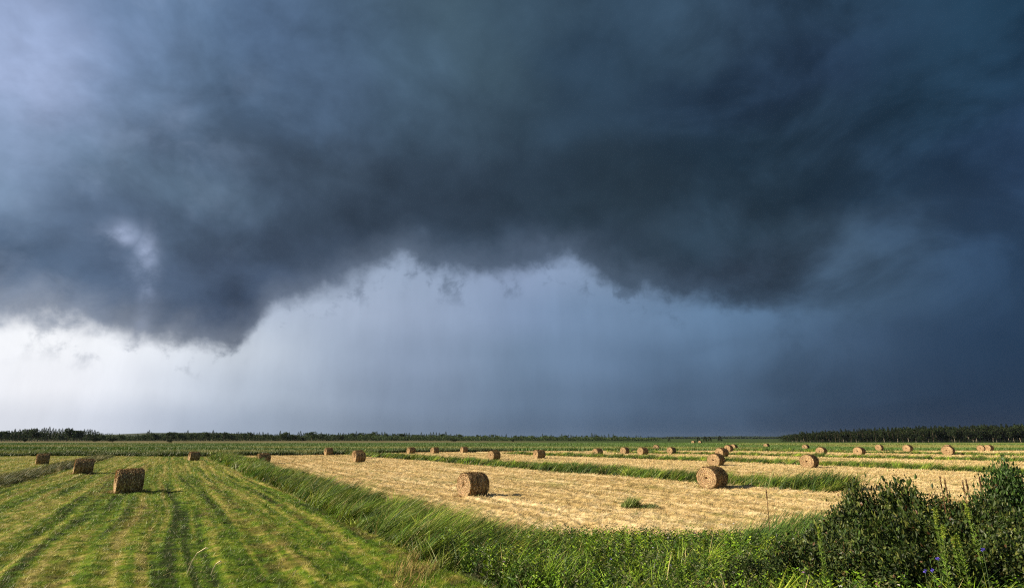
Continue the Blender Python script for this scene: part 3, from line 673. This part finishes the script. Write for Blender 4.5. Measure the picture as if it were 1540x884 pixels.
# ------------------------------------------------------------------ wild rose thicket and other near plants
def shrub_parts(seed, nl=8500, leaf=.07, cols=((.026, .046, .007), (.040, .066, .010), (.018, .034, .007), (.085, .105, .02)), flat=1.):
    """unit shrub: radius 1, height 1"""
    global rng
    keep = rng; rng = np.random.default_rng(seed); S = Bag(); Lf = Bag(); P = []; D = []
    ns = 46
    for i in range(ns):
        a = rng.random()*6.283; o = rng.random()**.6; d = np.array([math.cos(a)*o*.85, math.sin(a)*o*.85, (1-.5*o*o)*(.84+.16*rng.random())])
        b0 = np.array([math.cos(a)*o*.25, math.sin(a)*o*.25, 0]); ts = np.linspace(0, 1, 7)
        pts = np.array([b0+(d-b0)*t+np.array([0, 0, .12*math.sin(t*3.1)])+.03*rng.normal(size=3)*t for t in ts])
        S.add(*tube(pts, np.linspace(.014, .004, 7), (.10, .055, .03), 4))
        m = nl//ns; t = .25+.78*rng.random(m)**.7; q = np.stack([np.interp(t, ts, pts[:, j]) for j in range(3)], 1)
        q += rng.normal(size=(m, 3))*.085*(.6+t[:, None]*.6)
        dd = rng.normal(size=(m, 3))*.7+np.array([.5, .1, .35]); P.append(q); D.append(dd/np.linalg.norm(dd, axis=1)[:, None])
    P = np.concatenate(P); D = np.concatenate(D); P[:, 2] = np.abs(P[:, 2]); n = len(P)
    c = jitter_cols(np.array(cols), n, .25)*(.75+.5*vn(P[:, 0]*3+9+seed, P[:, 2]*3+P[:, 1]*2))[:, None]
    red = rng.random(n) < .012; c[red] = (.10, .05, .02)
    Lf.add(*leaves(P, leaf*(.4+1.3*rng.random(n)**1.4), D, c, wide=.58)); rng = keep
    return Lf.mesh('foliage'), S.mesh('stem')
shr = [shrub_parts(s) for s in (1, 2, 3)]
def place_shrub(i, px, top, Yd, rx, lb, cat='shrub', name='rose_bush', grp='wild rose bushes in the foreground thicket', parts=None, rz=0):
    X0 = (px-770)/F*Yd*1.03; d = ray(px, top); t = Yd/d[1]; h = (H+d[2]*t)*(.93 if name == 'rose_bush' else .90)
    X0 = d[0]*t
    e = empty(name, (X0, Yd, -.03), rz, (rx, rx*.9, max(.3, h)/1.06))
    f, s = (parts or shr)[i % len(parts or shr)]; obj('foliage', f, m_leaf, e); obj('stems'[:4], s, m_bark, e)
    return tag(e, lb, cat, grp)
ROSE = [(1268, 748, 13.4, .85, 'leafy rose bush at the left end of the thicket, beside the reeds'),
 (1290, 722, 14.0, .8, 'rose bush with a tall rounded top against the stubble, left peak'),
 (1352, 716, 13.8, .95, 'highest rounded rose bush crest in the middle of the thicket'),
 (1318, 752, 12.4, .95, 'rose bush in front of the two left crests'),
 (1415, 738, 13.4, .9, 'rose bush behind the row of brown dock spikes'),
 (1475, 742, 13.0, .95, 'rose bush at the foot of the tall shrub'),
 (1240, 775, 12.2, .85, 'low rose bush in front of the reeds'),
 (1390, 765, 12.2, .95, 'rose bush in the middle of the thicket behind the goldenrod'),
 (1450, 775, 11.8, .9, 'rose bush between goldenrod and tall shrub'),
 (1525, 755, 12.2, .95, 'rose bush cut by the right edge of the picture, upper one'),
 (1195, 805, 11.6, .8, 'low rose bush at the lower left foot of the thicket'),
 (1280, 795, 11.3, .9, 'broad low rose bush in the lower middle of the thicket'),
 (1350, 800, 11.0, .85, 'rose bush low in front, left of the blue flowers'),
 (1420, 812, 10.8, .75, 'small rose bush just behind the blue flowers'),
 (1500, 800, 11.0, .85, 'rose bush low at the right, behind the pale dry grass'),
 (1130, 825, 11.2, .6, 'smallest rose bush, alone left of the thicket')]
ROSE += [(1610, 745, 13.0, 1.0, 'rose bush beyond the tall shrub at the right'), (1640, 770, 11.6, 1.0, 'low rose bush beyond the tall shrub at the right, nearer one')]
for i, (px, top, Yd, rx, lb) in enumerate(ROSE): place_shrub(i, px, top, Yd, rx, lb, rz=i*1.3)
tall = [shrub_parts(9, 15000, .055, ((.035, .075, .012), (.05, .10, .018), (.03, .06, .012)))]
place_shrub(0, 1512, 684, 14.5, 1.05, 'tall dense shrub rising above the thicket at the right edge', name='tall_shrub', grp=None, parts=tall)

# goldenrod
def goldenrod(px, base, top, Yd, lb):
    d = ray(px, top); t = Yd/d[1]; x0 = d[0]*t; h = H+d[2]*t; S = Bag(); ts = np.linspace(0, 1, 8); bx = .10*rng.normal()
    pts = np.array([(bx*q*q, .03*math.sin(q*3), h*q) for q in ts]); S.add(*tube(pts, np.linspace(.012, .005, 8), (.12, .16, .04), 5))
    n = 150; q = .25+.75*rng.random(n)**.8; p = np.stack([np.interp(q, ts, pts[:, j]) for j in range(3)], 1); a = rng.random(n)*6.283
    dd = np.stack([np.cos(a), np.sin(a), np.full(n, .9)], 1); dd /= np.linalg.norm(dd, axis=1)[:, None]
    e = empty('goldenrod', (x0, Yd, 0)); L_ = Bag(); L_.add(*leaves(p, (.12-.07*q)*(.8+.4*rng.random(n)), dd, jitter_cols([(.13, .21, .02), (.10, .18, .02)], n, .15), wide=.22))
    obj('stem', S.mesh('stem'), m_leaf, e); obj('leaf_spray', L_.mesh('leaf_spray'), m_leaf, e)
    m = 160; q = .86+.14*rng.random(m); p = np.stack([np.interp(q, ts, pts[:, j]) for j in range(3)], 1)+np.clip(rng.normal(size=(m, 3)), -1.3, 1.3)*np.array([.016, .016, .01]); dd = rng.normal(size=(m, 3)); dd /= np.linalg.norm(dd, axis=1)[:, None]
    K = Bag(); K.add(*leaves(p, np.full(m, .03), dd, jitter_cols([(.22, .26, .03), (.16, .22, .02)], m, .15), wide=.5)); obj('flower_head', K.mesh('flower_head'), m_leaf, e)
    return tag(e, lb, 'goldenrod', 'goldenrod stalks in front of the rose thicket')
for g in ((1408, 830, 765, 10.6, 'bright goldenrod stalk in front of the thicket, left tall one'), (1463, 830, 757, 10.6, 'tallest bright goldenrod stalk, right of the other tall one'), (1412, 850, 790, 10.2, 'goldenrod stalk low beside the left tall one'), (1447, 850, 803, 10.2, 'lower bright goldenrod stalk below the tallest one'), (1437, 850, 806, 10.3, 'short goldenrod stalk left of the lower bright one'), (1232, 850, 790, 10.6, 'thin yellowish stalk standing alone in the left of the thicket'), (1025, 860, 826, 10.6, 'short leafy goldenrod among the weeds left of the thicket'), (1055, 850, 810, 11.2, 'goldenrod at the left foot of the reeds')):
    goldenrod(*g)
# brown dock spikes
def dock(px, top, Yd, lb, hgt=.24):
    d = ray(px, top); t = Yd/d[1]; x0 = d[0]*t; h = H+d[2]*t; e = empty('dock_spike', (x0, Yd, 0), 0)
    B = Bag(); B.add(*tube([(0, 0, 0), (.01, 0, h*.5), (.02, 0, h-.02)], [.011, .009, .006], (.09, .045, .025))); obj('stalk', B.mesh('stalk'), m_bark, e)
    n = 160; z = h-hgt*rng.random(n); a = rng.random(n)*6.28; p = np.stack([.02+.009*np.cos(a), .009*np.sin(a), z], 1); dd = np.stack([np.cos(a)*.4, np.sin(a)*.4, np.full(n, .8)], 1); dd /= np.linalg.norm(dd, axis=1)[:, None]
    B = Bag(); B.add(*leaves(p, np.full(n, .017), dd, jitter_cols([(.10, .04, .02), (.06, .025, .015)], n, .2), wide=.6)); obj('seed_head', B.mesh('seed_head'), m_leaf, e)
    return tag(e, lb, 'dock plant', 'brown dock seed spikes')
for g in ((1151, 736, 15.2, 'lone thin brown dock spike rising left of the thicket above the reeds'), (1412, 716, 13.0, 'leftmost brown dock spike of the row above the thicket'), (1419, 719, 13.1, 'second brown dock spike from the left above the thicket'), (1446, 722, 13.0, 'short brown dock spike in the middle of the row above the thicket'), (1451, 720, 13.2, 'brown dock spike just right of the short middle one'), (1471, 716, 13.2, 'rightmost brown dock spike beside the tall shrub')):
    dock(*g)
# blue flowers at the bottom
for px, py, lb in ((1391, 858, 'brightest blue flower at the bottom below the goldenrod'), (1402, 857, 'small blue flower right beside the brightest one'), (1410, 840, 'pale blue flower low below the goldenrod stalks'), (1478, 826, 'lone pale blue flower at the right below the thicket')):
    Yd = 9.6; d = ray(px, py); t = Yd/d[1]; h = max(.25, H+d[2]*t); e = empty('blue_flower', (d[0]*t, Yd, 0))
    B = Bag(); B.add(*tube([(0, 0, 0), (0, 0, h)], [.004, .003], (.06, .1, .03), 4)); obj('stem', B.mesh('stem'), m_leaf, e)
    B = Bag()
    for j in range(14):
        v3 = rng.normal(size=3)+np.array([0, -.4, .4]); v3 /= np.linalg.norm(v3); B.add(*leaves(np.array([[0, 0, h]]), np.array([.035]), v3[None], np.array([[.13, .10, .55]]), wide=.7))
    obj('petals'[:5]+'_cluster', B.mesh('petal_cluster'), m_petal, e); tag(e, lb, 'flower', 'blue wild flowers')
# pale dry grass at the lower right
B = tuft_bag(900, .6, .35, .75, [(.40, .32, .15), (.28, .26, .09), (.18, .2, .05)], .012, .5); x0, y0 = gp(1500, 884)
tag(obj('dry_tuft', B.mesh('dry_tuft'), m_straw, loc=(x0*.93, y0*.93, .1)), 'pale dry grass tuft at the bottom right corner', 'grass tuft')
# bright low undergrowth at the foot of the thicket
B = Bag(); n = 26000; x = rng.uniform(2.5, 10.5, n); y = rng.uniform(8.6, 11.2, n)
c = jitter_cols([(.12, .16, .025), (.09, .13, .02), (.17, .18, .05)], n, .25); z = (.2+.35*fbm(x*1.3, y*1.3))*rng.random(n)
dd = rng.normal(size=(n, 3))*.6+np.array([.2, 0, .7]); dd /= np.linalg.norm(dd, axis=1)[:, None]
B.add(*leaves(P3(x, y)+np.stack([0*x, 0*x, z], 1), .03+.04*rng.random(n), dd, c, wide=.4))
tag(obj('undergrowth', B.mesh('undergrowth'), m_leaf), 'low yellow green undergrowth along the foot of the rose thicket', 'undergrowth', kind='stuff')

# ------------------------------------------------------------------ trees
TG = ((.035, .062, .022), (.07, .10, .035), (.028, .05, .02), (.05, .075, .03))
def spruce(seed, hgt=10., r0=1.7, cols=TG):
    global rng
    keep = rng; rng = np.random.default_rng(seed); n = 620
    t = rng.random(n)**.75; z = hgt*(.12+.88*t); ring = r0*(1-t)**.8*(.55+.6*rng.random(n))*(.75+.5*vn(t*14+seed, t*0))
    a = rng.random(n)*6.283; P = np.stack([ring*np.cos(a)*.75, ring*np.sin(a)*.75, z], 1)
    D = np.stack([np.cos(a), np.sin(a), -.25+.3*rng.random(n)], 1); D /= np.linalg.norm(D, axis=1)[:, None]
    Bc = Bag(); Bc.add(*leaves(P, (.35+.6*(1-t))*(.6+.7*rng.random(n)), D, jitter_cols(cols, n, .3), wide=.55, fold=.3))
    Bc.add(*tube([(0, 0, hgt*.8), (0, 0, hgt*1.04)], [.07, .02], cols[0], 4))
    Bt = Bag(); Bt.add(*tube([(0, 0, -.1), (.05, 0, hgt*.5), (0, 0, hgt*.9)], [.16, .11, .04], (.12, .095, .07), 5)); rng = keep
    return Bc.mesh('crown'), Bt.mesh('trunk')
def broad(seed, hgt=8., r0=2.6, cols=TG, z0=.22):
    global rng
    keep = rng; rng = np.random.default_rng(seed); Bc = Bag(); Bt = Bag()
    Bt.add(*tube([(0, 0, -.1), (.1, 0, hgt*.35), (.0, .1, hgt*.75)], [.17, .12, .04], (.2, .17, .13), 5))
    for i in range(9):
        a = i*2.4+rng.random(); q = r0*.62*math.sqrt(rng.random()); c0 = np.array([q*math.cos(a), q*math.sin(a), hgt*(z0+.12+(.75-z0)*rng.random()*(1-.4*q/r0))]); s = r0*(.32+.22*rng.random())
        Bt.add(*tube([(0, 0, hgt*.3), tuple(c0*.6+np.array([0, 0, hgt*.12])), tuple(c0)], [.08, .05, .02], (.2, .17, .13), 4))
        n = 90; v3 = rng.normal(size=(n, 3)); v3 /= np.linalg.norm(v3, axis=1)[:, None]; P = c0+v3*s*(.55+.5*rng.random((n, 1)))*np.array([1, 1, .85])
        D = v3*.8+rng.normal(size=(n, 3))*.6; D /= np.linalg.norm(D, axis=1)[:, None]
        Bc.add(*leaves(P, (.35+.4*rng.random(n)), D, jitter_cols(cols, n, .25)*(.8+.4*rng.random()), wide=.7))
    rng = keep; return Bc.mesh('crown'), Bt.mesh('trunk')
SPR = [spruce(s, r0=1.5+.3*(s % 3)) for s in range(20, 25)]
BRD = [broad(s) for s in range(30, 35)]
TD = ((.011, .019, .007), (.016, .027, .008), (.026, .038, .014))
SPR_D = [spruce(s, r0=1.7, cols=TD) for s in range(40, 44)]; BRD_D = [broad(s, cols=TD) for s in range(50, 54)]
def put_tree(kind, variants, px, Yd, top, lb, grp, wide=1., parts=True):
    X0 = (px-770)/F*Yd/math.cos(TH)*1.0
    d = ray(px, top); t = Yd/d[1]; X0 = d[0]*t; h = H+d[2]*t
    cr, tr = variants[random.randrange(len(variants))]; h0 = max(v.co.z for v in ()) if False else (10.2 if kind.startswith('spruce') else 7.2)
    s = h/h0; rz = random.random()*6.28
    e = empty(kind, (X0, Yd, 0), rz, (s*wide, s*wide, s)); obj('crown', cr, m_tree, e); obj('trunk', tr, m_bark, e)
    return tag(e, lb, 'tree', grp)
def prof(P, px): return float(np.interp(px, [p[0] for p in P], [p[1] for p in P]))
PL = [(-30, 647), (20, 647), (50, 644), (80, 643), (110, 645), (140, 646), (153, 650), (160, 654), (182, 652.5), (195, 655), (208, 653), (230, 650), (250, 650), (265, 649), (300, 649), (360, 649), (400, 651), (470, 650), (520, 650), (560, 650.5), (600, 651), (650, 652), (700, 653), (800, 654), (900, 655), (950, 656), (984, 657)]
# left and middle wood
px = -30.
while px < 983:
    Yd = 470+.16*max(px, 0)+random.uniform(-15, 25)
    tp = prof(PL, px); gapz = 158 < px < 206
    sp = random.random() < (.62 if px < 150 or px > 560 else .42)
    tip = tp+random.gauss(0, 1.0)+(0 if sp else 1.0)+3.4*(float(fbm(np.array([px*.045]), np.array([3.])) [0])-.5)*2
    if not (gapz and random.random() < .45):
        if sp: put_tree('spruce_tree', SPR, px, Yd, tip-random.random()*1.8, 'slim grey green spruce in the long left and middle woodland edge', 'spruces of the long woodland edge', 1.05)
        else: put_tree('broadleaf_tree', BRD, px, Yd, tip+.6, 'round crowned grey green tree in the long left and middle woodland edge', 'broadleaf trees of the long woodland edge', 1.3)
    px += random.uniform(2.6, 5.4)*(1.0 if px < 600 else .85)
# bushes in front of the left wood
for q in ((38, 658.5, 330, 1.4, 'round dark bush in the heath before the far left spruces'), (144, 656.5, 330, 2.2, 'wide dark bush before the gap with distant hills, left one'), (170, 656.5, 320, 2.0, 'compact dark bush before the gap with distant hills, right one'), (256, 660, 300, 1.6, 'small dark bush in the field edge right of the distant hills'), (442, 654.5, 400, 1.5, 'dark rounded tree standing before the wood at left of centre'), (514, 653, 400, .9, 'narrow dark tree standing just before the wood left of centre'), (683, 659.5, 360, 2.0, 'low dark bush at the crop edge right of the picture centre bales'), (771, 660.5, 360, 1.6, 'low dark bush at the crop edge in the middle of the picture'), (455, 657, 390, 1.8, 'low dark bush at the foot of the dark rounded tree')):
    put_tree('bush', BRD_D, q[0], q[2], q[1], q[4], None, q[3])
put_tree('broadleaf_tree', BRD, 470, 430, 647.5, 'tallest dome shaped tree in the wood left of centre', None, 1.1)
for q in ((1050, 656.5, 420, 'dark lone conifer on the horizon, leftmost of the lone trees'), (1060, 655.5, 420, 'dark lone conifer on the horizon, left of a close pair'), (1067, 656, 425, 'dark lone conifer on the horizon, right of a close pair'), (1082, 654.5, 430, 'dark lone conifer on the horizon, rightmost and tallest'), (1006, 657.5, 430, 'small dark lone conifer at the gap after the long wood')):
    put_tree('spruce_tree', SPR_D, q[0], q[2], q[1], q[3], None, 2.3)
# right wood
PR = [(1183, 652), (1200, 650), (1240, 647), (1300, 644), (1360, 641), (1400, 640), (1440, 640), (1500, 638), (1600, 636)]
for row in range(3):
    px = 1184.+row*6
    while px < 1580:
        Yd = 395+row*9+random.uniform(-3, 3); tp = prof(PR, px)+(2-row)*1.8
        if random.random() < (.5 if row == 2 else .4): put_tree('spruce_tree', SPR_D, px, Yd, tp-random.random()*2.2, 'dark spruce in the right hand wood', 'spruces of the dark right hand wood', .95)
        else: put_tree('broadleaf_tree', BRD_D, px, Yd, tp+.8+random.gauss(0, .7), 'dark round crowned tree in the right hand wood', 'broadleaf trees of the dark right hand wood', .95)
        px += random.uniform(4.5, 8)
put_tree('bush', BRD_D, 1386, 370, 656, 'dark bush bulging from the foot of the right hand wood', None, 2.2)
# woodland mass behind the edge trees and the far wood on the horizon
def wood_mass(name, x0, x1, prof_, Yd, depth, n, leaf, cols, lb, base=0):
    B = Bag(); px = rng.uniform(x0, x1, n); Y_ = Yd+depth*rng.random(n); ph = np.interp(px, [p[0] for p in prof_], [p[1] for p in prof_])
    X_ = (px-770)/F*Yd*1.025; top = H+(657.8-ph)/F*Yd*1.05; top = top*(.55+.5*vn(X_*.35, X_*0+4))*.8; z = top*rng.random(n)**.8
    D = rng.normal(size=(n, 3)); D[:, 2] += .7; D /= np.linalg.norm(D, axis=1)[:, None]
    B.add(*leaves(np.stack([X_, Y_, z], 1), leaf*(.6+.8*rng.random(n)), D, jitter_cols(cols, n, .25)*(.7+.6*vn(X_*.3, X_*0+1))[:, None], wide=.7))
    return tag(obj(name, B.mesh(name), m_tree), lb, 'woodland', kind='stuff')
wood_mass('woodland', -60, 984, PL, 530, 60, 110000, .75, TG, 'grey green woodland filling in behind the long edge of trees')
wood_mass('woodland', 1188, 1600, PR, 420, 45, 80000, .65, TD, 'dark woodland filling in behind the right hand trees')
PF = [(975, 657), (995, 657.5), (1005, 656), (1015, 656), (1025, 657.4), (1040, 656), (1070, 655.6), (1095, 655.2), (1120, 655.4), (1150, 655.8), (1170, 656.5), (1200, 656)]
wood_mass('far_woodland', 975, 1230, PF, 1500, 120, 40000, 2.2, ((.03, .05, .035), (.04, .06, .04)), 'low blue grey woodland on the horizon between the two woods')
# distant hills
hx = np.linspace(-1750, -860, 60); Vh = []; hh_ = 20*np.exp(-((hx+1330)/250)**2)+12*np.exp(-((hx+1040)/190)**2)+3*vn(hx*.01, hx*0)
for i in range(60):
    for dy, f in ((0, 0), (120, .75), (300, 1), (700, 0)): Vh.append((hx[i]*1.0, 1970+dy*.8, hh_[i]*f-1))
T = []
for i in range(59):
    for j in range(3): a = i*4+j; T.append((a, a+4, a+5, a+1))
hm = mesh_np('hills', np.array(Vh), np.array(T), np.repeat([[.07, .085, .06]], len(Vh), 0), quads=True, smooth=True)
tag(obj('hills', hm, m_far), kind='structure')

# ------------------------------------------------------------------ haze: one closed box of thin even air
def box(name, x0, x1, y0, y1, z0, z1):
    V = [(x, y, z) for z in (z0, z1) for y in (y0, y1) for x in (x0, x1)]
    return mesh_np(name, np.array(V), np.array([(0, 2, 3, 1), (4, 5, 7, 6), (0, 1, 5, 4), (2, 6, 7, 3), (0, 4, 6, 2), (1, 3, 7, 5)]), None, quads=True)
hz = obj('haze', box('haze', -3650, 3650, -3650, 3650, -1.2, 26), None)
mh = bpy.data.materials.new('haze'); mh.use_nodes = True; t = mh.node_tree; t.nodes.clear()
vp = t.nodes.new('ShaderNodeVolumePrincipled'); vp.inputs['Color'].default_value = (.36, .44, .60, 1); vp.inputs['Density'].default_value = .00003
vp.inputs['Anisotropy'].default_value = 0.0
t.links.new(vp.outputs[0], t.nodes.new('ShaderNodeOutputMaterial').inputs['Volume']); hz.data.materials.append(mh)
tag(hz, 'thin pale air over the fields', 'haze', kind='stuff')
